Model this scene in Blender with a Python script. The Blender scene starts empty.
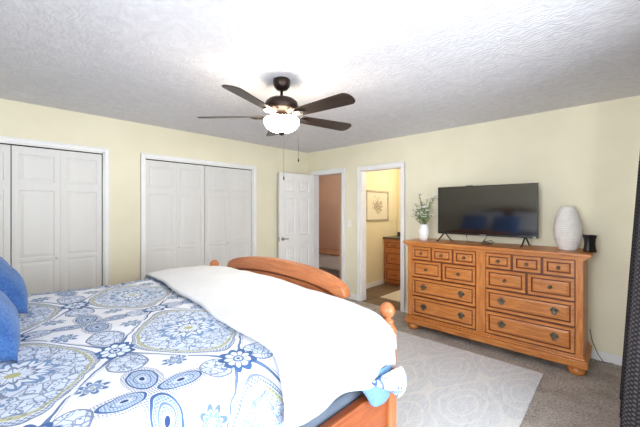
import bpy, bmesh, math, random
from mathutils import Vector, Matrix, noise
random.seed(7)
PI = math.pi
S = bpy.context.scene
COL = S.collection
F_PX = 317.0
YAW = math.radians(43.55)

# ------------------------------------------------------------ camera, world, lights, exposure
cam_data = bpy.data.cameras.new('camera')
cam = bpy.data.objects.new('camera', cam_data)
COL.objects.link(cam)
cam_data.sensor_width = 36.0
cam_data.lens = F_PX / 640.0 * 36.0
cam_data.shift_y = -4.5 / 640.0
cam_data.clip_start = 0.05
cam.location = (0, 0, 1.43)
cam.rotation_euler = (PI / 2, 0, YAW - PI / 2)
S.camera = cam
S.view_settings.view_transform = 'Standard'
S.view_settings.look = 'None'
S.view_settings.gamma = 1.0
S.view_settings.use_curve_mapping = False
S.view_settings.exposure = 1.0

world = bpy.data.worlds.new('world')
S.world = world
world.use_nodes = True
world.node_tree.nodes['Background'].inputs[0].default_value = (0.75, 0.87, 1.0, 1)
world.node_tree.nodes['Background'].inputs[1].default_value = 1.2


def area_light(name, loc, rot, sx, sy, power, color):
    d = bpy.data.lights.new(name, 'AREA')
    d.shape = 'RECTANGLE'; d.size = sx; d.size_y = sy
    d.energy = power; d.color = color
    o = bpy.data.objects.new(name, d); COL.objects.link(o)
    o.location = loc; o.rotation_euler = rot
    return o


def point_light(name, loc, power, color, r=0.05):
    d = bpy.data.lights.new(name, 'POINT')
    d.energy = power; d.color = color; d.shadow_soft_size = r
    o = bpy.data.objects.new(name, d); COL.objects.link(o)
    o.location = loc
    return o


# daylight through the patio door behind the camera and fill light through an added head-wall window
area_light('daylight_patio', (1.2, -2.3, 1.0), (PI / 2, 0, 0), 4.5, 2.4, 170, (0.92, 0.96, 1.0))
area_light('fill_added_window', (-2.9, 0.3, 1.3), (0, -PI / 2, 0), 2.6, 3.0, 420, (0.92, 0.96, 1.0))
point_light('bathroom_lamp', (5.2, 2.5, 2.15), 12, (1.0, 0.84, 0.62), 0.1)
point_light('hall_lamp', (5.0, 5.3, 2.2), 11, (1.0, 0.88, 0.76), 0.1)


# ------------------------------------------------------------ helpers
def lin(c):
    r = []
    for v in c:
        v /= 255.0
        r.append(v / 12.92 if v <= 0.04045 else ((v + 0.055) / 1.055) ** 2.4)
    return (r[0], r[1], r[2], 1.0)


class B:
    """collects shapes, then links them as one mesh object"""
    def __init__(s):
        s.bm = bmesh.new(); s.mi = 0; s.smooth = False

    def _tag(s, faces, sm=None):
        for f in faces:
            f.material_index = s.mi
            f.smooth = s.smooth if sm is None else sm

    def box(s, x0, x1, y0, y1, z0, z1, bev=0.0, seg=2):
        x0, x1 = min(x0, x1), max(x0, x1); y0, y1 = min(y0, y1), max(y0, y1); z0, z1 = min(z0, z1), max(z0, z1)
        m = Matrix.Translation(((x0 + x1) / 2, (y0 + y1) / 2, (z0 + z1) / 2)) @ Matrix.Diagonal((x1 - x0, y1 - y0, z1 - z0, 1))
        r = bmesh.ops.create_cube(s.bm, size=1, matrix=m)
        vs = r['verts']
        s._tag({f for v in vs for f in v.link_faces})
        if bev > 0:
            es = list({e for v in vs for e in v.link_edges})
            q = bmesh.ops.bevel(s.bm, geom=es, offset=bev, segments=seg, affect='EDGES', profile=0.6)
            s._tag(q['faces'])
            vs = q['verts']
        return vs

    def lathe(s, prof, c=(0, 0, 0), n=24, axis='Z', sm=True, sq=None):
        """prof: (radius, height) pairs; axis Z, X or Y"""
        rings = []
        for r, h in prof:
            ring = []
            for i in range(n):
                a = 2 * PI * i / n
                rr = r
                if sq: rr = r / max(abs(math.cos(a)), abs(math.sin(a))) ** sq
                p = (rr * math.cos(a), rr * math.sin(a), h)
                if axis == 'X': p = (h, p[0], p[1])
                elif axis == 'Y': p = (p[1], h, p[0])
                ring.append(s.bm.verts.new((p[0] + c[0], p[1] + c[1], p[2] + c[2])))
            rings.append(ring)
        fs = []
        for a, b in zip(rings, rings[1:]):
            for i in range(n):
                fs.append(s.bm.faces.new((a[i], a[(i + 1) % n], b[(i + 1) % n], b[i])))
        if prof[0][0] > 1e-5: fs.append(s.bm.faces.new(rings[0][::-1]))
        if prof[-1][0] > 1e-5: fs.append(s.bm.faces.new(rings[-1]))
        s._tag(fs, sm)
        return fs

    def tube(s, pts, r, n=8, sm=True):
        pts = [Vector(p) for p in pts]
        rings = []
        up = Vector((0, 0, 1))
        for i, p in enumerate(pts):
            t = (pts[min(i + 1, len(pts) - 1)] - pts[max(i - 1, 0)]).normalized()
            u = t.cross(up)
            if u.length < 1e-3: u = t.cross(Vector((1, 0, 0)))
            u.normalize(); v = t.cross(u)
            rr = r[i] if isinstance(r, (list, tuple)) else r
            rings.append([s.bm.verts.new(p + rr * (math.cos(2 * PI * k / n) * u + math.sin(2 * PI * k / n) * v)) for k in range(n)])
        fs = []
        for a, b in zip(rings, rings[1:]):
            for k in range(n):
                fs.append(s.bm.faces.new((a[k], a[(k + 1) % n], b[(k + 1) % n], b[k])))
        fs.append(s.bm.faces.new(rings[0][::-1])); fs.append(s.bm.faces.new(rings[-1]))
        s._tag(fs, sm)

    def prism(s, outline, lo, hi, axis='X', sm=False, bev=0.0):
        """outline: 2-D points; axis X -> (y,z), Y -> (x,z), Z -> (x,y)"""
        def P(u, v, h):
            return {'X': (h, u, v), 'Y': (u, h, v), 'Z': (u, v, h)}[axis]
        a = [s.bm.verts.new(P(u, v, lo)) for u, v in outline]
        b = [s.bm.verts.new(P(u, v, hi)) for u, v in outline]
        n = len(a)
        caps = [s.bm.faces.new(a[::-1]), s.bm.faces.new(b)]
        sd = [s.bm.faces.new((a[i], a[(i + 1) % n], b[(i + 1) % n], b[i])) for i in range(n)]
        s._tag(caps, False); s._tag(sd, sm)
        if bev > 0:
            es = list({e for f in caps for e in f.edges})
            q = bmesh.ops.bevel(s.bm, geom=es, offset=bev, segments=2, affect='EDGES', profile=0.6)
            s._tag(q['faces'], True)

    def sphere(s, c, r, sx=1, sy=1, sz=1, u=12, v=8, rot=None):
        m = Matrix.Translation(c) @ (rot if rot else Matrix.Identity(4)) @ Matrix.Diagonal((sx, sy, sz, 1))
        q = bmesh.ops.create_uvsphere(s.bm, u_segments=u, v_segments=v, radius=r, matrix=m)
        s._tag({f for w in q['verts'] for f in w.link_faces}, True)

    def build(s, name, mats, parent=None, matrix=None):
        bmesh.ops.recalc_face_normals(s.bm, faces=s.bm.faces)
        me = bpy.data.meshes.new(name)
        s.bm.to_mesh(me); s.bm.free()
        for m in (mats if isinstance(mats, (list, tuple)) else [mats]): me.materials.append(m)
        o = bpy.data.objects.new(name, me); COL.objects.link(o)
        if matrix is not None: o.matrix_world = matrix
        if parent is not None: o.parent = parent
        return o


def tag(o, label, cat, group=None, kind=None):
    o['label'] = label; o['category'] = cat
    if group: o['group'] = group
    if kind: o['kind'] = kind
    return o


def thing(name, loc, label, cat, rz=0, group=None):
    o = bpy.data.objects.new(name, None); COL.objects.link(o)
    o.empty_display_size = 0.1
    o.location = loc; o.rotation_euler = (0, 0, rz)
    return tag(o, label, cat, group)


def struct(o, label=None):
    o['kind'] = 'structure'
    if label: o['label'] = label
    return o


# ------------------------------------------------------------ node expressions
class NX:
    def __init__(s, nt, sock): s.nt = nt; s.k = sock
    def _m(s, op, *args):
        n = s.nt.nodes.new('ShaderNodeMath'); n.operation = op
        for i, a in enumerate((s,) + args):
            if isinstance(a, NX): s.nt.links.new(a.k, n.inputs[i])
            else: n.inputs[i].default_value = float(a)
        return NX(s.nt, n.outputs[0])
    def __add__(s, o): return s._m('ADD', o)
    def __sub__(s, o): return s._m('SUBTRACT', o)
    def __mul__(s, o): return s._m('MULTIPLY', o)
    def __truediv__(s, o): return s._m('DIVIDE', o)
    def cos(s): return s._m('COSINE')
    def sin(s): return s._m('SINE')
    def abs(s): return s._m('ABSOLUTE')
    def sqrt(s): return s._m('SQRT')
    def frac(s): return s._m('FRACT')
    def atan2(s, o): return s._m('ARCTAN2', o)
    def lt(s, o): return s._m('LESS_THAN', o)
    def gt(s, o): return s._m('GREATER_THAN', o)
    def near(s, o, e): return s._m('COMPARE', o, e)
    def mn(s, o): return s._m('MINIMUM', o)
    def mx(s, o): return s._m('MAXIMUM', o)


def new_mat(name, color=(200, 200, 200), rough=0.5, metal=0.0, spec=0.5):
    m = bpy.data.materials.new(name); m.use_nodes = True
    p = m.node_tree.nodes['Principled BSDF']
    p.inputs['Base Color'].default_value = lin(color)
    p.inputs['Roughness'].default_value = rough
    p.inputs['Metallic'].default_value = metal
    p.inputs['Specular IOR Level'].default_value = spec
    m.diffuse_color = lin(color)
    return m, m.node_tree, p


def coords(nt, scale=(1, 1, 1), kind='Object'):
    tc = nt.nodes.new('ShaderNodeTexCoord'); mp = nt.nodes.new('ShaderNodeMapping')
    mp.inputs['Scale'].default_value = scale
    nt.links.new(tc.outputs[kind], mp.inputs[0])
    return mp.outputs[0]


def noise_node(nt, vec, scale, detail=3, rough=0.5, dist=0):
    n = nt.nodes.new('ShaderNodeTexNoise')
    n.inputs['Scale'].default_value = scale; n.inputs['Detail'].default_value = detail
    n.inputs['Roughness'].default_value = rough; n.inputs['Distortion'].default_value = dist
    nt.links.new(vec, n.inputs['Vector'])
    return n.outputs['Fac']


def ramp(nt, fac, stops):
    r = nt.nodes.new('ShaderNodeValToRGB')
    while len(r.color_ramp.elements) < len(stops): r.color_ramp.elements.new(0.5)
    for e, (p, c) in zip(r.color_ramp.elements, stops):
        e.position = p; e.color = lin(c)
    nt.links.new(fac, r.inputs[0])
    return r.outputs[0]


def bump(nt, p, h, strength, dist=0.01):
    b = nt.nodes.new('ShaderNodeBump')
    b.inputs['Strength'].default_value = strength; b.inputs['Distance'].default_value = dist
    nt.links.new(h, b.inputs['Height']); nt.links.new(b.outputs[0], p.inputs['Normal'])


def noisy(name, c1, c2, scale, rough=0.6, bs=0.0, bd=0.01, sc=(1, 1, 1), metal=0, detail=3, spec=0.5, lo=0.35, hi=0.65):
    m, nt, p = new_mat(name, c1, rough, metal, spec)
    v = coords(nt, sc)
    f = noise_node(nt, v, scale, detail)
    nt.links.new(ramp(nt, f, [(lo, c1), (hi, c2)]), p.inputs['Base Color'])
    if bs: bump(nt, p, f, bs, bd)
    return m


def wood(name, c1, c2, c3, grain=(1, 9, 9), rough=0.38, scale=5.0, spec=0.5):
    m, nt, p = new_mat(name, c2, rough, 0, spec)
    v = coords(nt, grain)
    f1 = noise_node(nt, v, scale, 6, 0.62, 0.6)
    f2 = noise_node(nt, v, scale * 5, 4, 0.6)
    a = nt.nodes.new('ShaderNodeMath'); a.operation = 'MULTIPLY_ADD'
    nt.links.new(f2, a.inputs[0]); a.inputs[1].default_value = 0.3
    nt.links.new(f1, a.inputs[2])
    nt.links.new(ramp(nt, a.outputs[0], [(0.42, c1), (0.62, c2), (0.85, c3)]), p.inputs['Base Color'])
    bump(nt, p, a.outputs[0], 0.08, 0.004)
    return m


M = {}
M['wall'] = noisy('wall_paint', (236, 230, 205), (240, 234, 210), 3, 0.85, 0.05, 0.002)
M['hallwall'] = noisy('hall_paint', (204, 172, 150), (210, 178, 156), 3, 0.85)
M['bathwall'] = noisy('bath_paint', (234, 222, 186), (238, 227, 193), 3, 0.85)
M['white'] = noisy('white_trim_paint', (240, 240, 240), (246, 246, 245), 4, 0.42)
M['doorwhite'] = noisy('closet_door_paint', (222, 221, 219), (227, 226, 224), 6, 0.45, 0.05, 0.002, (1, 1, 0.15))
M['dark'] = noisy('dark_gap', (38, 36, 36), (48, 46, 46), 5, 0.9)

# ceiling: stomped swirl plaster
m, nt, p = new_mat('ceiling_plaster', (232, 232, 236), 0.9)
v = coords(nt)
n1 = noise_node(nt, v, 8, 5, 0.62, 2.2)
w = nt.nodes.new('ShaderNodeTexWave'); w.inputs['Scale'].default_value = 8; w.inputs['Distortion'].default_value = 14
w.inputs['Detail'].default_value = 3; w.inputs['Detail Scale'].default_value = 1.6
nt.links.new(v, w.inputs['Vector'])
s_ = NX(nt, n1) * 0.8 + NX(nt, w.outputs['Fac']) * 0.5
nt.links.new(ramp(nt, n1, [(0.3, (216, 216, 223)), (0.7, (232, 232, 237))]), p.inputs['Base Color'])
bump(nt, p, s_.k, 0.28, 0.014)
M['ceiling'] = m

# carpet
m, nt, p = new_mat('carpet', (150, 138, 128), 0.95, 0, 0.1)
v = coords(nt)
n1 = noise_node(nt, v, 60, 4, 0.7); n2 = noise_node(nt, v, 6, 3, 0.6)
s_ = NX(nt, n1) * 0.7 + NX(nt, n2) * 0.3
nt.links.new(ramp(nt, s_.k, [(0.36, (140, 130, 123)), (0.5, (182, 173, 165)), (0.64, (216, 208, 200))]), p.inputs['Base Color'])
bump(nt, p, n1, 0.9, 0.02)
M['carpet'] = m


def plank(name, c1, c2, c3):
    m, nt, p = new_mat(name, c2, 0.45)
    v = coords(nt)
    br = nt.nodes.new('ShaderNodeTexBrick')
    br.inputs['Scale'].default_value = 1.0; br.inputs['Brick Width'].default_value = 1.1; br.inputs['Row Height'].default_value = 0.15
    br.inputs['Mortar Size'].default_value = 0.004
    br.inputs['Color1'].default_value = lin(c1); br.inputs['Color2'].default_value = lin(c3); br.inputs['Mortar'].default_value = lin(tuple(x * 0.5 for x in c1))
    nt.links.new(v, br.inputs['Vector'])
    f = noise_node(nt, coords(nt, (2, 14, 1)), 3, 5, 0.6)
    mx = nt.nodes.new('ShaderNodeMix'); mx.data_type = 'RGBA'; mx.inputs[0].default_value = 0.5
    nt.links.new(br.outputs[0], mx.inputs[6]); nt.links.new(ramp(nt, f, [(0.3, c1), (0.7, c3)]), mx.inputs[7])
    nt.links.new(mx.outputs[2], p.inputs['Base Color'])
    return m


M['bathfloor'] = plank('bath_planks', (88, 70, 58), (112, 92, 76), (140, 118, 98))
M['hallfloor'] = plank('hall_planks', (70, 62, 60), (84, 76, 74), (104, 96, 92))
PINE = ((160, 92, 42), (188, 116, 56), (208, 140, 76))
M['pine'] = wood('pine', *PINE)
M['pine_v'] = wood('pine_upright', *PINE, grain=(9, 9, 1))
M['pine_y'] = wood('pine_long', *PINE, grain=(9, 1, 9))
M['glaze'] = noisy('dark_glaze', (96, 44, 18), (112, 56, 24), 12, 0.45)
M['bedwood_y'] = wood('bed_pine_long', (158, 90, 52), (178, 107, 64), (196, 128, 82), grain=(9, 1, 9), rough=0.33)
M['bedwood_v'] = wood('bed_pine_upright', (158, 90, 52), (178, 107, 64), (196, 128, 82), grain=(9, 9, 1), rough=0.33)
M['bedwood_x'] = wood('bed_pine_rail', (128, 60, 26), (150, 76, 36), (168, 92, 48), grain=(1, 9, 9), rough=0.33)
M['headwood'] = wood('headboard_wood', (92, 48, 24), (112, 62, 32), (132, 76, 42), grain=(9, 1, 9), rough=0.4)
M['vanitywood'] = wood('vanity_wood', (150, 84, 40), (176, 104, 54), (196, 124, 70), grain=(9, 1, 9))
M['blade'] = wood('blade_wood', (26, 18, 16), (40, 28, 24), (58, 42, 36), grain=(1.2, 12, 12), rough=0.35)
M['bronze'] = noisy('oil_bronze', (48, 38, 34), (60, 48, 42), 18, 0.38, metal=0.75)
M['pewter'] = noisy('antique_pewter', (96, 88, 76), (140, 130, 112), 60, 0.4, metal=0.85)
M['nickel'] = noisy('satin_nickel', (150, 148, 144), (170, 168, 164), 30, 0.3, metal=0.9)
M['black'] = noisy('black_plastic', (16, 16, 17), (22, 22, 23), 20, 0.35)
M['screen'], _, sp = new_mat('tv_screen', (20, 18, 20), 0.08, 0, 1.0)
sp.inputs['IOR'].default_value = 1.6
M['granite'] = noisy('dark_granite', (34, 32, 32), (78, 72, 68), 90, 0.2)
M['bathmat'] = noisy('bath_mat', (214, 204, 190), (228, 220, 208), 60, 0.95, 0.6, 0.01)
M['ceramic'] = noisy('white_ceramic', (236, 236, 236), (242, 242, 242), 8, 0.3)
M['ribbed'] = noisy('matte_white_ceramic', (216, 212, 208), (226, 222, 218), 20, 0.6)
M['leaf'] = noisy('leaf_green', (110, 134, 84), (164, 180, 130), 14, 0.6)
M['stem'] = noisy('stem_green', (96, 104, 66), (120, 126, 84), 14, 0.6)
M['petal'] = noisy('petal_white', (238, 238, 232), (246, 246, 242), 20, 0.6)
M['plate'] = noisy('switch_plastic', (240, 238, 230), (244, 242, 236), 9, 0.4)


def fabric(name, c1, c2, scale=120, bs=0.3, rough=0.9):
    m, nt, p = new_mat(name, c1, rough, 0, 0.2)
    v = coords(nt)
    f = noise_node(nt, v, scale, 3, 0.6); g = noise_node(nt, v, scale / 18, 3, 0.6)
    s2 = NX(nt, f) * 0.5 + NX(nt, g) * 0.5
    nt.links.new(ramp(nt, s2.k, [(0.38, c1), (0.62, c2)]), p.inputs['Base Color'])
    bump(nt, p, s2.k, bs, 0.006)
    p.inputs['Sheen Weight'].default_value = 0.15
    return m


M['whitecloth'] = fabric('white_cotton', (212, 215, 220), (220, 223, 228), 60, 0.15)
M['blanketcloth'] = fabric('shaded_white_cotton', (192, 196, 204), (200, 204, 212), 60, 0.15)  # quilt white toned down, shade of the lower layer put into the colour
M['bluepillow'] = fabric('blue_velvet', (48, 84, 142), (82, 122, 178), 110, 0.8)
M['mattress'] = fabric('slate_blue_cloth', (88, 98, 112), (100, 110, 126), 120, 0.3)
M['lining'] = fabric('light_blue_lining', (96, 136, 178), (114, 152, 190), 90, 0.3)


def medallion_cloth():
    m, nt, p = new_mat('medallion_cotton', (240, 243, 248), 0.85, 0, 0.2)
    uvn = nt.nodes.new('ShaderNodeUVMap'); sep = nt.nodes.new('ShaderNodeSeparateXYZ')
    nt.links.new(uvn.outputs[0], sep.inputs[0])
    wob = nt.nodes.new('ShaderNodeTexNoise'); wob.inputs['Scale'].default_value = 14; wob.inputs['Detail'].default_value = 1
    nt.links.new(uvn.outputs[0], wob.inputs['Vector'])
    wv = (NX(nt, wob.outputs['Fac']) - 0.5) * 0.022
    u = NX(nt, sep.outputs[0]) + wv; v = NX(nt, sep.outputs[1]) - wv
    PU, PV = 0.58, 0.82
    a = (u - 0.35) / PU; b = (v - 1.03) / PV
    f = (a * (2 * PI)).cos() + (b * (2 * PI)).cos()
    du = ((a + 0.5).frac() - 0.5) * PU; dv = ((b + 0.5).frac() - 0.5) * PV
    eu = (a.frac() - 0.5) * PU; ev = (b.frac() - 0.5) * PV
    vo = nt.nodes.new('ShaderNodeTexVoronoi'); vo.inputs['Scale'].default_value = 38
    nt.links.new(uvn.outputs[0], vo.inputs['Vector'])
    vd = NX(nt, vo.outputs['Distance'])
    ve = nt.nodes.new('ShaderNodeTexVoronoi'); ve.feature = 'DISTANCE_TO_EDGE'; ve.inputs['Scale'].default_value = 24
    nt.links.new(uvn.outputs[0], ve.inputs['Vector'])
    vdd = NX(nt, ve.outputs['Distance'])
    cur = [None]
    base = nt.nodes.new('ShaderNodeRGB'); base.outputs[0].default_value = lin((226, 229, 236))
    cur[0] = base.outputs[0]

    def paint(mask, col, amt=1.0):
        x = nt.nodes.new('ShaderNodeMix'); x.data_type = 'RGBA'
        mm = mask * amt
        nt.links.new(mm.k, x.inputs[0]); nt.links.new(cur[0], x.inputs[6]); x.inputs[7].default_value = lin(col)
        cur[0] = x.outputs[2]
    BL, MID, LT, GR, YE, NV = (70, 100, 148), (116, 144, 184), (192, 204, 222), (118, 128, 156), (176, 176, 130), (48, 70, 118)

    def filler(mask):
        paint(mask, (204, 214, 230))
        paint(mask * vd.near(0.44, 0.05), MID)
        paint(mask * vd.lt(0.16), BL, 0.75)
        paint(mask * vdd.lt(0.038), GR, 0.85)
    # small leaves scattered over the white ground
    inn = f.lt(-0.46)
    filler(inn)
    # rosette in the heart of each medallion
    r5 = (eu * eu + ev * ev).sqrt(); t5 = ev.atan2(eu)
    R5 = (t5 * 6).cos().abs() * 0.035 + 0.085
    paint(r5.lt(R5), (214, 222, 234)); paint((r5 / R5).near(0.92, 0.08), MID); paint((r5 / R5).near(0.5, 0.06), GR)
    paint((t5 * 6).sin().abs().lt(0.22) * r5.lt(R5), MID); paint(r5.lt(0.018), YE)
    # border bands
    paint(f.near(-0.40, 0.06), YE, 0.9); paint(f.near(-0.40, 0.06) * ((u * 260).sin() * (v * 260).sin()).gt(0.2), GR, 0.6)
    dots = (u * 420).sin() * (v * 420).sin()
    paint(f.near(-0.27, 0.055), LT)
    paint(f.near(-0.27, 0.05) * dots.gt(0.0), GR)
    paint(f.near(-0.20, 0.018), GR)
    paint(f.near(0.03, 0.042), BL, 0.92)
    paint(f.near(0.13, 0.012), GR, 0.7)

    # four-leaf motif and drops
    au, av = du.abs(), dv.abs()

    def ell(x, y, cx, cy, rx, ry):
        X = (x - cx) / rx; Y = (y - cy) / ry
        return (X * X + Y * Y).sqrt()
    q = ell(au, dv, 0.082, 0, 0.062, 0.034).mn(ell(du, av, 0, 0.1, 0.04, 0.075))
    st_ = ((u + v) * 420).sin() * ((u - v) * 420).sin()
    paint(q.near(1.22, 0.12) * st_.gt(0), GR, 0.9); paint(q.near(1.38, 0.03), GR, 0.7)
    paint(q.lt(1.08), LT); paint(q.near(1.0, 0.07), BL); paint(q.near(0.78, 0.12) * st_.gt(-0.1), MID); paint(q.near(0.58, 0.05), BL, 0.8)
    paint(q.near(0.42, 0.08) * st_.gt(0), MID); paint(q.lt(0.2), NV)
    d = ell(au, dv, 0.2, 0, 0.048, 0.055).mn(ell(du, av, 0, 0.268, 0.062, 0.075))
    filler(d.lt(1.0)); paint(d.near(1.02, 0.05), GR)
    # six-petal blossoms
    bu, bv = au - 0.125, av - 0.155
    r2 = (bu * bu + bv * bv).sqrt(); t2 = bv.atan2(bu)
    R2 = (t2 * 4).cos().abs() * 0.024 + 0.022
    paint(r2.lt(R2 * 1.2), (206, 216, 232)); paint((r2 / R2).near(0.86, 0.16), BL, 0.9); paint((r2 / R2).near(0.45, 0.14), MID)
    paint(r2.lt(0.007), YE)

    def big_flower(x, y):
        r = (x * x + y * y).sqrt(); t = y.atan2(x)
        R = (t * 4.5).cos().abs() * 0.016 + 0.052
        rr = r / R
        paint(rr.lt(1.0), (212, 222, 236)); paint(rr.near(0.88, 0.14), BL)
        paint((t * 4.5).cos().abs().lt(0.30) * rr.lt(0.95), BL, 0.9); paint(rr.near(0.28, 0.05), BL); paint(r.lt(0.007), BL)
    big_flower(eu, dv)
    big_flower(du, ev)
    nt.links.new(cur[0], p.inputs['Base Color'])
    n1 = nt.nodes.new('ShaderNodeTexNoise'); n1.inputs['Scale'].default_value = 22; n1.inputs['Detail'].default_value = 3
    nt.links.new(uvn.outputs[0], n1.inputs['Vector'])
    bump(nt, p, n1.outputs['Fac'], 0.25, 0.012)
    return m


M['medallion'] = medallion_cloth()

# rug: pale grey with light ogee lines
m, nt, p = new_mat('rug_pile', (196, 200, 206), 0.95, 0, 0.1)
v = coords(nt); sx = nt.nodes.new('ShaderNodeSeparateXYZ'); nt.links.new(v, sx.inputs[0])
wn = noise_node(nt, v, 5, 2)
ww = (NX(nt, wn) - 0.5) * 0.10
u_, v_ = NX(nt, sx.outputs[0]) + ww, NX(nt, sx.outputs[1]) - ww
f = ((u_ * (2 * PI / 0.95)).cos() + (v_ * (2 * PI / 0.55)).cos())
ln = f.near(0.0, 0.10).mx(f.near(0.9, 0.09)).mx(f.near(-0.9, 0.10)).mx(f.near(-1.6, 0.06)).mx(f.near(1.6, 0.05))
n1 = noise_node(nt, v, 70, 4, 0.7); n2 = noise_node(nt, coords(nt, (1, 5, 1)), 8, 4, 0.7)
base = ramp(nt, (NX(nt, n1) * 0.6 + NX(nt, n2) * 0.4).k, [(0.36, (198, 202, 208)), (0.52, (216, 219, 223)), (0.66, (230, 231, 233))])
x = nt.nodes.new('ShaderNodeMix'); x.data_type = 'RGBA'
nt.links.new((ln * 0.4).k, x.inputs[0]); nt.links.new(base, x.inputs[6]); x.inputs[7].default_value = lin((238, 236, 231))
nt.links.new(x.outputs[2], p.inputs['Base Color']); bump(nt, p, (NX(nt, n1) * 0.6 + ln * 0.5).k, 0.5, 0.01)
M['rug'] = m

# curtain: charcoal with a fine dotted weave
m, nt, p = new_mat('charcoal_weave', (40, 37, 39), 0.9, 0, 0.2)
uvn = nt.nodes.new('ShaderNodeUVMap'); sx = nt.nodes.new('ShaderNodeSeparateXYZ'); nt.links.new(uvn.outputs[0], sx.inputs[0])
dd = (NX(nt, sx.outputs[0]) * 260).sin() * (NX(nt, sx.outputs[1]) * 260).sin()
x = nt.nodes.new('ShaderNodeMix'); x.data_type = 'RGBA'
nt.links.new(dd.gt(0.25).k, x.inputs[0]); x.inputs[6].default_value = lin((40, 37, 39)); x.inputs[7].default_value = lin((78, 74, 77))
nt.links.new(x.outputs[2], p.inputs['Base Color'])
M['curtain'] = m

# glass
m, nt, p = new_mat('window_glass', (255, 255, 255), 0.02)
tr = nt.nodes.new('ShaderNodeBsdfTransparent'); gl = nt.nodes.new('ShaderNodeBsdfGlossy'); gl.inputs['Roughness'].default_value = 0.02
mx = nt.nodes.new('ShaderNodeMixShader'); mx.inputs[0].default_value = 0.06
nt.links.new(tr.outputs[0], mx.inputs[1]); nt.links.new(gl.outputs[0], mx.inputs[2])
nt.links.new(mx.outputs[0], nt.nodes['Material Output'].inputs[0])
M['glass'] = m
# mirror
M['mirror'], _, _p = new_mat('mirror_glass', (225, 228, 228), 0.02, 1.0)
# lit bowl
m, nt, p = new_mat('lit_frosted_glass', (255, 246, 228), 0.3)
p.inputs['Emission Color'].default_value = (1.0, 0.86, 0.66, 1)
p.inputs['Emission Strength'].default_value = 26.0
M['bowl'] = m

# ------------------------------------------------------------ room shell
XD, YC, ZC = 4.0, 4.11, 2.44          # dresser wall, closet wall, ceiling height
XH, YW = -0.92, -0.38                 # head wall, window wall
T = 0.12

b = B(); b.box(XH - T, XD + T, YW - T, YC + 0.85, -0.1, 0); struct(b.build('floor', M['carpet']), 'grey brown cut pile carpet')
b = B(); b.box(XH - T, XD + T, YW - T, YC + T, ZC, ZC + 0.1); struct(b.build('ceiling', M['ceiling']), 'white swirl textured ceiling')

C1 = (-0.57, 0.892, 2.05)     # closet openings x0, x1, top
C2 = (1.295, 2.83, 2.045)
b = B()
b.box(XH - T, C1[0], YC, YC + T, 0, ZC); b.box(C1[1], C2[0], YC, YC + T, 0, ZC); b.box(C2[1], XD + T, YC, YC + T, 0, ZC)
b.box(C1[0], C1[1], YC, YC + T, C1[2], ZC); b.box(C2[0], C2[1], YC, YC + T, C2[2], ZC)
struct(b.build('wall_left', M['wall']), 'cream wall with two closets')
D1 = (3.30, 3.955, 2.035)     # doorway openings y0, y1, top
D2 = (2.235, 2.925, 2.025)
b = B()
b.box(XD, XD + T, YW - T, D2[0], 0, ZC); b.box(XD, XD + T, D2[1], D1[0], 0, ZC); b.box(XD, XD + T, D1[1], YC + 0.9, 0, ZC)
b.box(XD, XD + T, D2[0], D2[1], D2[2], ZC); b.box(XD, XD + T, D1[0], D1[1], D1[2], ZC)
struct(b.build('wall_right', M['wall']), 'cream wall behind the dresser')
WZ = (1.0, 2.1)
WY = ((-0.23, 0.87),)  # opening for the added window, put in to let fill light into the room
b = B()
for y0, y1 in ((YW - T, WY[0][0]), (WY[0][1], YC + T)): b.box(XH - T, XH, y0, y1, 0, ZC)
for y0, y1 in WY: b.box(XH - T, XH, y0, y1, 0, WZ[0]); b.box(XH - T, XH, y0, y1, WZ[1], ZC)
struct(b.build('wall_back', M['wall']), 'cream wall behind the headboard')
PD = (-0.35, 2.15, 2.12)      # patio door
b = B()
b.box(XH - T, PD[0], YW - T, YW, 0, ZC); b.box(PD[1], XD + T, YW - T, YW, 0, ZC); b.box(PD[0], PD[1], YW - T, YW, PD[2], ZC)
struct(b.build('wall_front', M['wall']), 'cream wall with the glazed patio door')
# closet interiors
for i, c in enumerate((C1, C2)):
    b = B(); b.box(c[0] - 0.05, c[1] + 0.05, YC + 0.80, YC + 0.85, 0, ZC)
    b.box(c[0] - 0.1, c[0] - 0.05, YC + T, YC + 0.85, 0, ZC); b.box(c[1] + 0.05, c[1] + 0.1, YC + T, YC + 0.85, 0, ZC)
    b.box(c[0] - 0.1, c[1] + 0.1, YC + T, YC + 0.85, ZC - 0.02, ZC)
    struct(b.build('wall_closet', M['dark']))


def window_unit(name, axis, lo, hi, z0, z1, pos, mull, label):
    """frame of bars with glass; axis is the direction it spans"""
    fr = B()
    def bar(a0, a1, c0, c1, d=0.04):
        if axis == 'X': fr.box(a0, a1, pos - d, pos + d, c0, c1, 0.004)
        else: fr.box(pos - d, pos + d, a0, a1, c0, c1, 0.004)
    w_ = 0.06
    bar(lo, hi, z0, z0 + w_); bar(lo, hi, z1 - w_, z1); bar(lo, lo + w_, z0, z1); bar(hi - w_, hi, z0, z1)
    for q in mull: bar(q - w_ / 2, q + w_ / 2, z0, z1, 0.03)
    root = struct(fr.build(name, M['white']), label)
    g = B()
    if axis == 'X': g.box(lo + 0.05, hi - 0.05, pos - 0.003, pos + 0.003, z0 + 0.05, z1 - 0.05)
    else: g.box(pos - 0.003, pos + 0.003, lo + 0.05, hi - 0.05, z0 + 0.05, z1 - 0.05)
    g.build('glass_pane', M['glass'], root)


window_unit('window_1', 'X', PD[0], PD[1], 0.0, PD[2], YW - 0.06, [0.9], 'glazed patio door')

for i_, (y0, y1) in enumerate(WY):
    window_unit('window_%d' % (i_ + 2), 'Y', y0, y1, WZ[0], WZ[1], XH - 0.06, [(y0 + y1) / 2], 'added fill window beside the headboard')

# ---- casings
CW = 0.062


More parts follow.
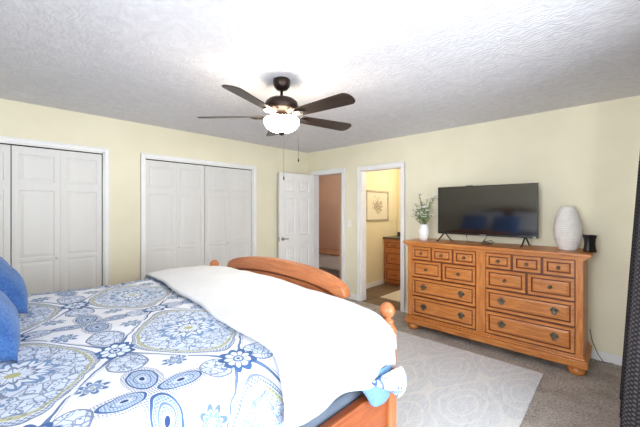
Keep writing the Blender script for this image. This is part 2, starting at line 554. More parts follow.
def casing(name, axis, a0, a1, top, pos, out, label, CW=0.062):
    b = B()
    def bx(u0, u1, z0, z1, d=0.018):
        if axis == 'X': b.box(u0, u1, pos, pos + out * d, z0, z1, 0.004)
        else: b.box(pos, pos + out * d, u0, u1, z0, z1, 0.004)
    bx(a0 - CW, a0, 0, top + CW); bx(a1, a1 + CW, 0, top + CW); bx(a0, a1, top, top + CW)
    bx(a0 - CW, a0 - CW + 0.014, 0, top + CW, 0.026); bx(a1 + CW - 0.014, a1 + CW, 0, top + CW, 0.026)
    bx(a0 - CW, a1 + CW, top + CW - 0.014, top + CW, 0.026)
    # jamb lining through the wall
    th = 0.012
    def jb(u0, u1, z0, z1):
        if axis == 'X': b.box(u0, u1, pos, pos - out * T, z0, z1)
        else: b.box(pos, pos - out * T, u0, u1, z0, z1)
    jb(a0, a0 + th, 0, top); jb(a1 - th, a1, 0, top); jb(a0, a1, top - th, top)
    return struct(b.build(name, M['white']), label)


casing('trim_1', 'X', C1[0], C1[1], C1[2], YC, -1, 'white casing of the left closet', 0.045)
casing('trim_2', 'X', C2[0], C2[1], C2[2], YC, -1, 'white casing of the middle closet', 0.045)
casing('trim_3', 'Y', D1[0], D1[1], D1[2], XD, -1, 'white casing of the hall doorway')
casing('trim_4', 'Y', D2[0], D2[1], D2[2], XD, -1, 'white casing of the bathroom doorway')


def baseboard(name, segs, axis, pos, out):
    b = B()
    for a0, a1 in segs:
        for d, z0, z1 in ((0.014, 0, 0.07), (0.009, 0.07, 0.085)):
            if axis == 'X': b.box(a0, a1, pos, pos + out * d, z0, z1, 0.002)
            else: b.box(pos, pos + out * d, a0, a1, z0, z1, 0.002)
    struct(b.build(name, M['white']))


baseboard('baseboard_left', [(XH, C1[0] - CW), (C1[1] + CW, C2[0] - CW), (C2[1] + CW, XD)], 'X', YC, -1)
baseboard('baseboard_right', [(YW, D2[0] - CW), (D2[1] + CW, D1[0] - CW), (D1[1] + CW, YC)], 'Y', XD, -1)
baseboard('baseboard_back', [(YW, YC)], 'Y', XH, 1)
baseboard('baseboard_front', [(XH, PD[0]), (PD[1], XD)], 'X', YW, 1)


# ---- panelled leaves: local x = width, local y = 0 (front face) .. t, local z = height
def leaf_mesh(w, h, t, cols, rows, both=False, ins=0.016, dep=0.005, mats_dark=False):
    bm = bmesh.new()
    xs = sorted({0, w} | {c for cc in cols for c in cc}); zs = sorted({0, h} | {r for rr in rows for r in rr})
    panels = []
    def side(y, flip):
        vs = {(i, k): bm.verts.new((x, y, z)) for i, x in enumerate(xs) for k, z in enumerate(zs)}
        for i in range(len(xs) - 1):
            for k in range(len(zs) - 1):
                q = [vs[i, k], vs[i + 1, k], vs[i + 1, k + 1], vs[i, k + 1]]
                if flip: q.reverse()
                f = bm.faces.new(q)
                if (xs[i], xs[i + 1]) in cols and (zs[k], zs[k + 1]) in rows and (both or not flip): panels.append(f)
        return vs
    a = side(0, False); bb = side(t, True)
    nx, nz = len(xs) - 1, len(zs) - 1
    for i in range(nx):
        bm.faces.new((a[i + 1, 0], a[i, 0], bb[i, 0], bb[i + 1, 0])); bm.faces.new((a[i, nz], a[i + 1, nz], bb[i + 1, nz], bb[i, nz]))
    for k in range(nz):
        bm.faces.new((a[0, k], a[0, k + 1], bb[0, k + 1], bb[0, k])); bm.faces.new((a[nx, k + 1], a[nx, k], bb[nx, k], bb[nx, k + 1]))
    bmesh.ops.recalc_face_normals(bm, faces=bm.faces)
    def ring(th, d, mi=0):
        r = bmesh.ops.inset_individual(bm, faces=panels, thickness=th, depth=d, use_even_offset=True)
        for f in r['faces']: f.material_index = mi
    mi = 1 if mats_dark else 0
    ring(ins * 0.5, -dep, mi)
    ring(ins * 0.5, 0.0, mi)
    ring(ins * 1.4, dep * 0.8)
    return bm


def leaf_obj(name, bm, mats, parent=None, mw=None):
    me = bpy.data.meshes.new(name); bm.to_mesh(me); bm.free()
    for m_ in (mats if isinstance(mats, list) else [mats]): me.materials.append(m_)
    o = bpy.data.objects.new(name, me); COL.objects.link(o)
    if parent: o.parent = parent
    if mw is not None: o.matrix_local = mw
    return o


ROWS = [(0.17, 0.91), (0.94, 1.60), (1.68, 1.945)]


def closet(name, c, label):
    root = bpy.data.objects.new(name, None); COL.objects.link(root); struct(root, label)
    root.location = (c[0], YC + 0.03, 0.012)
    lo, hi = 0.014, c[1] - c[0] - 0.018
    w_ = (hi - lo - 0.008) / 4
    h_ = c[2] - 0.012 - 0.022
    xs_ = [lo, lo + w_ + 0.0005, lo + 2 * w_ + 0.007, lo + 3 * w_ + 0.0075]
    for x_ in xs_:
        leaf_obj('door_leaf', leaf_mesh(w_ - 0.001, h_, 0.03, [(0.045, w_ - 0.045)], ROWS), M['doorwhite'], root, Matrix.Translation((x_, 0, 0)))
    for k in (0, 3):
        kb = B(); x_ = xs_[1] + 0.03 if k == 0 else xs_[2] + w_ - 0.03
        kb.lathe([(0.006, 0), (0.006, -0.018), (0.014, -0.022), (0.015, -0.03), (0.008, -0.036), (0, -0.037)], (x_, 0, 0.93), 14, 'Y')
        kb.build('knob', M['doorwhite'], root)
    t_ = B(); t_.box(lo, hi, -0.012, 0.03, h_ + 0.004, h_ + 0.009); t_.build('track', M['dark'], root)


closet('door_1', C1, 'white panelled bifold doors of the left closet')
closet('door_2', C2, 'white panelled bifold doors of the middle closet')

# open six-panel door, hinged at the hall doorway, swung back against the closet wall
hx, hy = XD - 0.03, D1[1] - 0.005
tx, ty = 3.26, 4.03
Wd = math.hypot(tx - hx, ty - hy)
root = bpy.data.objects.new('door_3', None); COL.objects.link(root); struct(root, 'open white six panel door at the hall doorway')
root.location = (tx, ty, 0.012); root.rotation_euler = (0, 0, math.atan2(hy - ty, hx - tx))
st = 0.11 * Wd / 0.72
cols = [(st, Wd / 2 - 0.045), (Wd / 2 + 0.045, Wd - st)]
leaf_obj('door_leaf', leaf_mesh(Wd, 2.01, 0.035, cols, [(0.24, 0.80), (0.98, 1.60), (1.71, 1.90)], True, 0.02, 0.009), M['white'], root, Matrix.Translation((0, -0.035, 0)))
b = B(); b.lathe([(0.028, 0), (0.028, -0.008), (0.012, -0.012), (0.012, -0.045), (0, -0.046)], (0.06, -0.036, 0.93), 18, 'Y')
b.tube([(0.06, -0.075, 0.93), (0.10, -0.08, 0.932), (0.15, -0.078, 0.93)], [0.011, 0.009, 0.008]); b.build('door_handle', M['nickel'], root)
b = B(); b.box(-0.001, 0.002, -0.03, -0.006, 0.89, 0.97); b.lathe([(0.008, 0), (0.008, -0.01)], (0, -0.018, 0.93), 10, 'X'); b.build('latch_plate', M['nickel'], root)
for z in (0.2, 1.0, 1.8):
    b = B(); b.lathe([(0.007, 0), (0.007, 0.09)], (Wd + 0.006, -0.006, z), 10); b.box(Wd - 0.02, Wd + 0.003, -0.002, 0.002, z, z + 0.09); b.build('hinge', M['nickel'], root)

# ---- bathroom beyond the right doorway
BX, BY0, BY1 = 5.82, 1.60, 3.32
b = B(); b.box(XD + T, BX + T, BY0 - T, BY1, -0.1, 0.0); struct(b.build('floor_bathroom', M['bathfloor']), 'brown plank floor')
b = B(); b.box(XD, XD + T, D2[0], D2[1], -0.004, 0.006); struct(b.build('trim_5', M['bathfloor']), 'wooden threshold')
b = B(); b.box(XD + T, BX + T, BY0 - T, BY1 + 0.0, ZC, ZC + 0.1); struct(b.build('ceiling_bathroom', M['ceiling']))
b = B(); b.box(XD + T, BX + T, BY1, BY1 + 0.1, 0, ZC); struct(b.build('wall_bathroom_left', M['bathwall']))
b = B(); b.box(BX, BX + T, BY0, BY1, 0, ZC); struct(b.build('wall_bathroom_back', M['bathwall']))
b = B(); b.box(XD + T, BX + T, BY0 - T, BY0, 0, ZC); struct(b.build('wall_bathroom_right', M['bathwall']))
baseboard('baseboard_bathroom', [(XD + T, 5.24)], 'X', BY1, -1)
# vanity
VX = 5.25
van = thing('vanity_cabinet', (VX, 2.75, 0), 'brown wooden bathroom vanity with drawers and a dark stone top, seen through the right doorway', 'vanity')
y0, y1 = -0.95, BY1 - 2.75 - 0.01
b = B(); b.box(0.02, 0.54, y0, y1, 0.08, 0.86); b.box(0.06, 0.54, y0, y1, 0, 0.08); b.build('body', M['vanitywood'], van)
b = B(); b.box(-0.015, 0.55, y0 - 0.01, y1 + 0.005, 0.86, 0.895, 0.005); b.box(0.53, 0.55, y0, y1, 0.895, 0.96); b.build('countertop', M['granite'], van)
RL = Matrix.Rotation(-PI / 2, 4, 'Z')   # leaf front (-y) turned to face -x
yy = y1 - 0.03
for ci in range(3):
    for z0, z1 in ((0.06, 0.335), (0.36, 0.635), (0.66, 0.835)):
        w_ = 0.40
        dr = leaf_obj('drawer', leaf_mesh(w_, z1 - z0, 0.022, [(0.035, w_ - 0.035)], [(0.035, z1 - z0 - 0.035)], False, 0.014, 0.006, True), [M['vanitywood'], M['glaze']], van,
                      Matrix.Translation((0.0, yy, z0)) @ RL)
        k = B(); k.tube([(0.15, 0, (z1 - z0) / 2), (0.15, -0.024, (z1 - z0) / 2), (0.25, -0.024, (z1 - z0) / 2), (0.25, 0, (z1 - z0) / 2)], 0.005)
        k.build('pull', M['bronze'], dr)
    yy -= 0.43
b = B(); b.box(BX - 0.02, BX, 1.9, 3.24, 1.08, 2.0); o = b.build('bathroom_mirror', M['bronze'])
tag(o, 'dark framed mirror above the bathroom vanity', 'mirror')
b = B(); b.box(BX - 0.024, BX - 0.018, 1.94, 3.20, 1.12, 1.96); b.build('mirror_glass', M['mirror'], o)
# picture
px0, px1, pz0, pz1 = 4.67, 5.42, 1.21, 1.77
pic = thing('framed_picture', ((px0 + px1) / 2, BY1, (pz0 + pz1) / 2), 'framed pale botanical print on the yellow bathroom wall', 'picture')
hw, hh = (px1 - px0) / 2, (pz1 - pz0) / 2
b = B(); fw = 0.03
b.box(-hw, hw, -0.025, 0, hh - fw, hh, 0.003); b.box(-hw, hw, -0.025, 0, -hh, -hh + fw, 0.003); b.box(-hw, -hw + fw, -0.025, 0, -hh, hh, 0.003); b.box(hw - fw, hw, -0.025, 0, -hh, hh, 0.003)
b.build('picture_frame', noisy('silver_gilt', (168, 158, 136), (196, 186, 164), 30, 0.4, metal=0.3), pic)
m, nt, p = new_mat('botanical_print', (232, 226, 206), 0.8)
v = coords(nt); n1 = noise_node(nt, v, 11, 5, 0.65, 1.5)
sx = nt.nodes.new('ShaderNodeSeparateXYZ'); nt.links.new(v, sx.inputs[0])
X_, Z_ = NX(nt, sx.outputs[0]), NX(nt, sx.outputs[2])
rr = ((X_ * X_) * 1.2 + Z_ * Z_).sqrt()
msk = (NX(nt, n1) - rr * 1.2).gt(0.34)
ln = NX(nt, noise_node(nt, v, 26, 3, 0.6, 1.0)).near(0.5, 0.05)
x = nt.nodes.new('ShaderNodeMix'); x.data_type = 'RGBA'
nt.links.new((msk * 0.55 + msk * ln * 0.35).k, x.inputs[0]); x.inputs[6].default_value = lin((228, 222, 200)); x.inputs[7].default_value = lin((150, 138, 110))
nt.links.new(x.outputs[2], p.inputs['Base Color'])
b = B(); b.box(-hw + fw, hw - fw, -0.010, -0.002, -hh + fw, hh - fw); b.build('print', m, pic)
b = B(); b.box(4.38, 5.05, 1.95, 2.82, 0.0, 0.014, 0.005); tag(b.build('bath_mat', M['bathmat']), 'cream bath mat on the plank floor in front of the vanity', 'mat')

# ---- hall beyond the left doorway
HX, HY1 = 6.30, 7.2
b = B(); b.box(XD + T, HX + T, BY1 + 0.1, HY1, -0.1, 0.0); struct(b.build('floor_hall', M['hallfloor']), 'dark plank floor')
b = B(); b.box(XD, XD + T, D1[0], D1[1], -0.004, 0.006); struct(b.build('trim_6', M['hallfloor']), 'dark threshold')
b = B(); b.box(XD + T, HX + T, BY1 + 0.1, HY1, ZC, ZC + 0.1); struct(b.build('ceiling_hall', M['ceiling']))
b = B(); b.box(HX, HX + T, BY1 + 0.1, HY1, 0, ZC); struct(b.build('wall_hall_back', M['hallwall']))
b = B(); b.box(XD + T, HX + T, HY1, HY1 + T, 0, ZC); struct(b.build('wall_hall_left', M['hallwall']))
b = B(); b.box(XD + T, BX + T + 0.4, BY1 + 0.1, BY1 + 0.14, 0, ZC); struct(b.build('wall_hall_right', M['hallwall']))
b = B(); b.box(XD - 0.0, XD + T, YC + 0.9, HY1 + T, 0, ZC); struct(b.build('wall_hall_front', M['hallwall']))
led = thing('low_ledge', (5.66, 5.5, 0), 'low white ledge with tan top at the end of the hall', 'ledge')
b = B(); b.box(0, 0.6, -2.0, 1.6, 0, 0.33, 0.01); b.build('ledge_body', M['white'], led)
b = B(); b.box(-0.02, 0.63, -2.0, 1.6, 0.33, 0.365, 0.008); b.build('ledge_top', noisy('tan_cap', (172, 128, 98), (186, 142, 110), 8, 0.5), led)
b = B()
b.lathe([(0.05, 0), (0.055, 0.012), (0.03, 0.03), (0.035, 0.1), (0.055, 0.16), (0.05, 0.2), (0.022, 0.23), (0.03, 0.27), (0, 0.31)], (0, 0, 0), 20)
o = b.build('figurine', M['black']); o.location = (5.80, 5.68, 0.365)
tag(o, 'small black figurine standing on the white ledge in the hall', 'figurine')

# light switch between the doorways
b = B(); b.box(XD - 0.006, XD, 3.11, 3.18, 1.14, 1.26, 0.002); sw = b.build('light_switch', M['plate'])
tag(sw, 'cream light switch plate on the wall between the two doorways', 'light switch')
b = B(); b.box(XD - 0.014, XD - 0.005, 3.14, 3.15, 1.185, 1.21, 0.001); b.build('toggle', M['plate'], sw)

# ------------------------------------------------------------ bed
BXF = 1.48; BY0_, BY1_ = 0.91, 2.78
BYM = (BY0_ + BY1_) / 2
BXH = -0.74
bed = thing('bed', (BXF, BYM, 0), 'large honey pine bed with arched footboard and ball finial posts', 'bed')


def L(x, y, z): return (x - BXF, y - BYM, z)


def post(y, x, top, mat):
    b = B(); h = 0.037
    cx, cy, _ = L(x, y, 0)
    b.box(cx - h, cx + h, cy - h, cy + h, 0.0, top - 0.135, 0.006)
    z = top - 0.135
    b.lathe([(0.041, z), (0.043, z + 0.008), (0.036, z + 0.016), (0.030, z + 0.022), (0.034, z + 0.030), (0.037, z + 0.038), (0.030, z + 0.046), (0.019, z + 0.052),
             (0.019, z + 0.058), (0.030, z + 0.064), (0.038, z + 0.076), (0.041, z + 0.092), (0.038, z + 0.108), (0.028, z + 0.124), (0.014, z + 0.133), (0, z + 0.135)], (cx, cy, 0), 24)
    return b.build('bed_post', mat, bed)


post(BY0_, BXF, 0.930, M['bedwood_v']); post(BY1_, BXF, 0.952, M['bedwood_v'])
for y in (BY0_, BY1_): post(y, BXH, 1.20, M['headwood'])


def arch_pts(half, z0, rise, n=40, e=0.5):
    out = []
    for i in range(n + 1):
        a = PI * i / n
        t_ = math.cos(a)
        out.append((half * t_, z0 + rise * max(0, math.sin(a)) ** e))
    return out


# footboard: lower panel, arched crest, moulding
b = B()
hw_ = (BY1_ - BY0_) / 2 - 0.035
b.box(-0.018, 0.018, -hw_, hw_, 0.30, 0.74, 0.004)
out = [(y, z) for y, z in arch_pts(0.645, 0.905, 0.125, 44, 0.75)]
b.prism([(0.60, 0.72)] + out + [(-0.60, 0.72)], -0.016, 0.016, 'X', True)
b.build('footboard_panel', M['bedwood_y'], bed)
# crest band: thick strip that follows the arch
cr = B()
top = arch_pts(0.665, 0.905, 0.155, 44, 0.75); bot = arch_pts(0.60, 0.885, 0.085, 44, 0.8)
cr.prism(top + bot[::-1], -0.03, 0.03, 'X', True, 0.008)
crest = cr.build('footboard_crest', M['bedwood_y'], bed)
bd = B()
for sx_ in (-1, 1):
    pts = [(sx_ * 0.021, y, z) for y, z in arch_pts(0.585, 0.868, 0.088, 40, 0.8)]
    bd.tube(pts, 0.006, 6)
bd.build('moulding', M['glaze'], bed)
b = B(); b.box(-0.024, 0.024, -hw_, hw_, 0.73, 0.765, 0.008); b.box(-0.024, 0.024, -hw_, hw_, 0.28, 0.36, 0.006); b.build('footboard_rail', M['bedwood_y'], bed)
# headboard
b = B()
hx0 = BXH - BXF
b.box(hx0 - 0.02, hx0 + 0.02, -hw_, hw_, 0.35, 1.12, 0.004)
b.prism([(hw_ - 0.02, 1.05)] + [(y, z) for y, z in arch_pts(hw_ - 0.05, 1.10, 0.36, 44, 0.75)] + [(-hw_ + 0.02, 1.05)], hx0 - 0.03, hx0 + 0.03, 'X', True, 0.006)
b.build('headboard', M['headwood'], bed)
# side rails
for y in (BY0_ - 0.005, BY1_ + 0.005):
    b = B(); yy = y - BYM
    b.box(hx0 + 0.037, -0.037, yy - 0.016, yy + 0.016, 0.30, 0.50, 0.004)
    b.box(hx0 + 0.037, -0.037, yy - 0.022, yy + 0.022, 0.485, 0.515, 0.008)
    b.build('side_rail', M['bedwood_x'], bed)

MX0, MX1 = BXH + 0.04, BXF - 0.045
MY0, MY1 = BY0_ + 0.025, BY1_ - 0.025
b = B(); b.box(MX0, MX1, MY0, MY1, 0.30, 0.56, 0.03, 4); tag(b.build('box_spring', M['mattress']), 'slate blue box spring inside the bed frame under the mattress', 'box spring')
b = B(); b.smooth = True; b.box(MX0, MX1, MY0, MY1, 0.56, 0.84, 0.06, 5); mt = b.build('mattress', M['mattress'])
tag(mt, 'thick slate blue mattress showing under the white blanket beside the bed rail', 'mattress')


def drape(name, x0, x1, nx, ny, top, hemN, hemF, mat, thick, out=0.0, wave=0.006, r=0.09, xe=None, edge=None, foot=None, seed=0.0, puff=None, xend=None):
    """cloth over the bed: v runs across (arc length), hangs down both sides.
    hemN/hemF: function(x) -> length hanging below the start of the rounding; edge(v)->start x; foot: (drop)"""
    me = bpy.data.meshes.new(name)
    y0, y1 = MY0 - out, MY1 + out
    W = y1 - y0
    verts, uvs, faces = [], [], []
    q = r * PI / 2
    for i in range(nx + 1):
        for j in range(ny + 1):
            fx = i / nx
            vN, vF = hemN, hemF
            xx_mid = x0 + (x1 - x0) * fx
            hn, hf = vN(xx_mid), vF(xx_mid)
            total0 = -hn; total1 = W + hf
            v = total0 + (total1 - total0) * j / ny       # arc coordinate: 0 at edge start of rounding r inside
            xs0 = edge(v) if edge else x0
            x = xs0 + ((xend(v) if xend else x1) - xs0) * fx
            def fold(d):       # d: arc distance past the flat part
                if d <= 0: return 0.0, 0.0
                if d < q:
                    a = d / r
                    return r * math.sin(a), r * (1 - math.cos(a))
                return r, r + (d - q)
            if v < r: dy, dz = fold(r - v); y = y0 + r - dy
            elif v > W - r: dy, dz = fold(v - (W - r)); y = y1 - r + dy
            else: dz = 0; y = y0 + v
            z = top - dz
            n_ = noise.noise(Vector((x * 2.2 + seed, v * 2.2, seed))) * wave * 1.6 + noise.noise(Vector((x * 7 + seed, v * 7, 3 + seed))) * wave * 0.7
            if dz > r * 0.8:
                k = min(1, (dz - r * 0.8) / 0.15)
                sg = -1 if v < r else 1
                y += sg * (abs(n_) * 1.2 + k * 0.012 * (1 + math.sin(x * 17 + seed * 3)))
            z += n_ * (1 if dz < r else 0.3)
            if puff: z += puff(x, y) * (1 if dz < r * 1.0 else 0.6)
            if foot:
                dd_ = x - (x1 - foot)
                if dd_ > 0: z -= min(dd_ * dd_ / foot, foot) * 1.1 * (1 - min(1, dz / r))
            verts.append((x, y, z)); uvs.append((x, y0 + v))
    for i in range(nx):
        for j in range(ny):
            a = i * (ny + 1) + j
            faces.append((a, a + ny + 1, a + ny + 2, a + 1))
    me.from_pydata(verts, [], faces)
    uvl = me.uv_layers.new(name='UVMap')
    for lp in me.loops: uvl.data[lp.index].uv = uvs[lp.vertex_index]
    for p_ in me.polygons: p_.use_smooth = True
    me.materials.append(mat)
    o = bpy.data.objects.new(name, me); COL.objects.link(o)
    s = o.modifiers.new('thickness', 'SOLIDIFY'); s.thickness = thick; s.offset = 1
    return o


def duvet_hem(x):
    h = 0.24 + 0.02 * math.sin(x * 9)
    if x > 0.74: h -= 0.09 * min(1, (x - 0.74) / 0.06)
    if x > 1.22: h += 0.16 * min(1, (x - 1.22) / 0.12)
    return h


duv = drape('duvet', MX0 + 0.12, 1.425, 90, 120, 0.862, duvet_hem, lambda x: 0.34, M['medallion'], 0.022, 0.012, 0.010, foot=0.12, seed=1.3)
tag(duv, 'white duvet with blue medallion and flower pattern covering the bed', 'duvet')


def flap(name, pts_grid, mat, thick):
    me = bpy.data.meshes.new(name)
    nr, nc = len(pts_grid), len(pts_grid[0])
    vs = [p for row in pts_grid for p in row]
    fs = [(i * nc + j, i * nc + j + 1, (i + 1) * nc + j + 1, (i + 1) * nc + j) for i in range(nr - 1) for j in range(nc - 1)]
    me.from_pydata(vs, [], fs)
    ul = me.uv_layers.new(name='UVMap')
    for lp in me.loops: ul.data[lp.index].uv = (vs[lp.vertex_index][0], vs[lp.vertex_index][2] + 0.35)
    for p_ in me.polygons: p_.use_smooth = True
    me.materials.append(mat)
    o = bpy.data.objects.new(name, me); COL.objects.link(o)
    md = o.modifiers.new('thickness', 'SOLIDIFY'); md.thickness = thick
    md = o.modifiers.new('round', 'SUBSURF'); md.levels = 2; md.render_levels = 2
    o.parent = duv
    return o


o = flap('turned_corner', [[(1.13, 0.872, 0.655), (1.24, 0.855, 0.66), (1.36, 0.850, 0.655), (1.42, 0.856, 0.64)],
                       [(1.17, 0.870, 0.61), (1.26, 0.838, 0.60), (1.37, 0.832, 0.59), (1.42, 0.845, 0.57)],
                       [(1.22, 0.866, 0.56), (1.28, 0.838, 0.545), (1.35, 0.832, 0.53), (1.39, 0.842, 0.51)],
                       [(1.25, 0.862, 0.50), (1.27, 0.848, 0.49), (1.31, 0.845, 0.485), (1.36, 0.848, 0.48)]], M['lining'], 0.012)
o['label'] = 'light blue lining of the turned corner'
o = flap('rolled_hem', [[(1.19, 0.838, 0.64), (1.32, 0.822, 0.645), (1.43, 0.815, 0.64), (1.475, 0.83, 0.62)],
                       [(1.23, 0.825, 0.615), (1.35, 0.800, 0.60), (1.45, 0.795, 0.58), (1.50, 0.815, 0.56)],
                       [(1.28, 0.828, 0.59), (1.38, 0.802, 0.55), (1.45, 0.798, 0.52), (1.49, 0.815, 0.50)],
                       [(1.33, 0.838, 0.575), (1.38, 0.825, 0.53), (1.42, 0.822, 0.49), (1.44, 0.83, 0.47)]], M['medallion'], 0.016)


def wh_edge(v):
    # left edge of the white quilt, nearer the pillows on the near side
    return 0.70 + 0.20 * min(1, max(0, v) / 1.95) ** 0.8 + 0.010 * math.sin(v * 9)


def wh_end(v):
    return 1.43 + 0.045 * min(1, max(0, (0.0 - v) / 0.06))


def puff(x, y):
    t1 = max(0, min(1, (x - 0.85) / 0.45)); t2 = max(0, 1 - abs((y - BYM) / 0.92) ** 2)
    return 0.050 * (t1 * t1 * (3 - 2 * t1)) * t2


lower = drape('white_blanket', 0.72, 1.43, 44, 110, 0.890, lambda x: 0.175 + 0.10 * (x - 0.7) + 0.012 * math.sin(x * 16 + 1), lambda x: 0.26, M['blanketcloth'], 0.006, 0.062, 0.010, r=0.12, edge=lambda v: wh_edge(v) + 0.03, foot=0.1, seed=4.1, puff=puff, xend=wh_end)
tag(lower, 'white cotton blanket hanging over the near side, lower layer under the folded quilt', 'blanket')
upper = drape('white_quilt', 0.70, 1.435, 48, 110, 0.900, lambda x: 0.085 + 0.015 * math.sin(x * 6) + 0.03 * (x - 0.7), lambda x: 0.2, M['whitecloth'], 0.016, 0.096, 0.010, r=0.12, edge=wh_edge, foot=0.1, seed=2.2, puff=puff, xend=lambda v: 1.43 - 0.02 * min(1, max(0, 0.03 - v) / 0.06))
tag(upper, 'puffy white folded quilt laid across the foot of the bed', 'quilt')


# pillows
def pillow_mesh(w, h, t, n=22, seed=0.0):
    bm = bmesh.new()
    grid = {}
    for s_i in (1, -1):
        for i in range(n + 1):
            for j in range(n + 1):
                u, v = 2 * i / n - 1, 2 * j / n - 1
                if s_i == -1 and (i in (0, n) or j in (0, n)):
                    grid[s_i, i, j] = grid[1, i, j]; continue
                pin = 1 - 0.07 * (1 - u * u) * 0 
                bx_ = u * w / 2 * (1 - 0.06 * (1 - abs(v)) * 0 - 0.05 * (1 - v * v) * abs(u)); by_ = v * h / 2 * (1 - 0.05 * (1 - u * u) * abs(v))
                th = t / 2 * ((1 - abs(u) ** 2.6) * (1 - abs(v) ** 2.6)) ** 0.55
                th += noise.noise(Vector((u * 2.3 + seed, v * 2.3, s_i))) * 0.012 * (1 - max(abs(u), abs(v)) ** 4)
                grid[s_i, i, j] = bm.verts.new((bx_, by_, s_i * th))
    for s_i in (1, -1):
        for i in range(n):
            for j in range(n):
                q = [grid[s_i, i, j], grid[s_i, i + 1, j], grid[s_i, i + 1, j + 1], grid[s_i, i, j + 1]]
                if s_i == -1: q.reverse()
                f = bm.faces.new(q); f.smooth = True
    return bm


def pillow(name, w, h, t, loc, lean, yaw, mat, label, group, seed):
    """w along the bed's width, h up the lean"""
    bm = pillow_mesh(w, h, t, seed=seed)
    me = bpy.data.meshes.new(name); bm.to_mesh(me); bm.free(); me.materials.append(mat)
    o = bpy.data.objects.new(name, me); COL.objects.link(o)
    # local x -> world Y, local y -> up/back (-X), local z -> front(+X)
    R = Matrix.Rotation(yaw, 4, 'Z') @ Matrix(((0, -math.cos(lean), math.sin(lean), 0), (1, 0, 0, 0), (0, math.sin(lean), math.cos(lean), 0), (0, 0, 0, 1)))
    o.matrix_world = Matrix.Translation(loc) @ R
    tag(o, label, 'pillow', group)
    return o


pillow('blue_pillow', 0.52, 0.50, 0.22, (-0.085, 1.80, 1.08), math.radians(50), 0.0, M['bluepillow'], 'blue textured pillow nearest the camera at the left edge of the picture', 'blue pillows on the bed', 1.0)
pillow('blue_pillow', 0.52, 0.50, 0.22, (-0.03, 2.42, 1.09), math.radians(50), 0.05, M['bluepillow'], 'blue textured pillow behind the nearest one, on the closet side', 'blue pillows on the bed', 5.0)
pillow('white_pillow', 0.84, 0.52, 0.20, (-0.42, 1.34, 1.15), math.radians(58), 0.0, M['whitecloth'], 'white pillow against the headboard, window side', 'white pillows at the headboard', 2.0)
pillow('white_pillow', 0.84, 0.52, 0.20, (-0.42, 2.34, 1.15), math.radians(58), 0.0, M['whitecloth'], 'white pillow against the headboard, closet side', 'white pillows at the headboard', 3.0)

# ------------------------------------------------------------ dresser
DX, DYM = 3.50, 1.047
dr0 = thing('dresser', (DX, DYM, 0), 'wide honey pine dresser with fourteen drawers, bun feet and metal pulls', 'dresser')
hwD = 0.815     # half width of body
DD = 0.465      # depth
b = B(); b.box(0.012, DD, -hwD, hwD, 0.115, 1.0, 0.003); b.build('body', M['pine_v'], dr0)
b = B()
b = None
for y0, y1 in ((-hwD, -hwD + 0.055), (hwD - 0.055, hwD), (-0.045, 0.045)):
    b = B(); b.box(-0.006, 0.03, y0, y1, 0.165, 0.995, 0.005); b.build('stile', M['pine_v'], dr0)
b = B(); b.box(-0.035, DD + 0.01, -hwD - 0.055, hwD + 0.055, 1.022, 1.048, 0.008, 3); b.box(-0.02, DD + 0.005, -hwD - 0.035, hwD + 0.035, 1.005, 1.022, 0.005); b.box(-0.008, DD, -hwD - 0.015, hwD + 0.015, 0.99, 1.005, 0.004)
b.build('top', M['pine_y'], dr0)
b = B(); b.box(-0.035, DD, -hwD - 0.03, hwD + 0.03, 0.075, 0.135, 0.006); b.box(-0.02, DD, -hwD - 0.015, hwD + 0.015, 0.135, 0.155, 0.007); b.box(-0.01, DD, -hwD - 0.005, hwD + 0.005, 0.155, 0.17, 0.005)
b.build('base_moulding', M['pine_y'], dr0)
for sx_ in (0.035, DD - 0.07):
    for y in (-hwD + 0.05, hwD - 0.05):
        b = B(); b.lathe([(0.040, 0), (0.055, 0.008), (0.066, 0.03), (0.062, 0.055), (0.05, 0.068), (0.045, 0.078)], (sx_, y, 0), 22); b.build('bun_foot', M['pine_y'], dr0)
SL = (0.058, )


def knob(parent, x, z):
    k = B(); k.lathe([(0.013, 0), (0.015, -0.003), (0.006, -0.006), (0.006, -0.014), (0.014, -0.019), (0.015, -0.024), (0.008, -0.029), (0, -0.03)], (x, 0, z), 14, 'Y')
    k.build('knob', M['pewter'], parent)


def bail(parent, x, z):
    k = B()
    # leafy backplate
    pts = []
    for i in range(24):
        a = 2 * PI * i / 24
        rr = 0.025 + 0.003 * math.cos(4 * a)
        pts.append((x + rr * math.cos(a) * 1.3, z + rr * math.sin(a) * 1.15))
    k.prism(pts, -0.004, 0.0, 'Y')
    for s in (-1, 1): k.lathe([(0.006, 0), (0.006, -0.012), (0.008, -0.014), (0, -0.018)], (x + s * 0.02, 0, z + 0.006), 10, 'Y')
    k.tube([(x + 0.02 * math.cos(t_ / 8 * PI + PI), -0.014 - 0.004 * math.sin(t_ / 8 * PI), z + 0.006 + 0.042 * math.sin(t_ / 8 * PI + PI)) for t_ in range(9)], 0.0045, 6)
    k.lathe([(0.012, -0.002), (0.009, -0.009), (0, -0.012)], (x, 0, z + 0.010), 10, 'Y')
    k.build('pull', M['pewter'], parent)


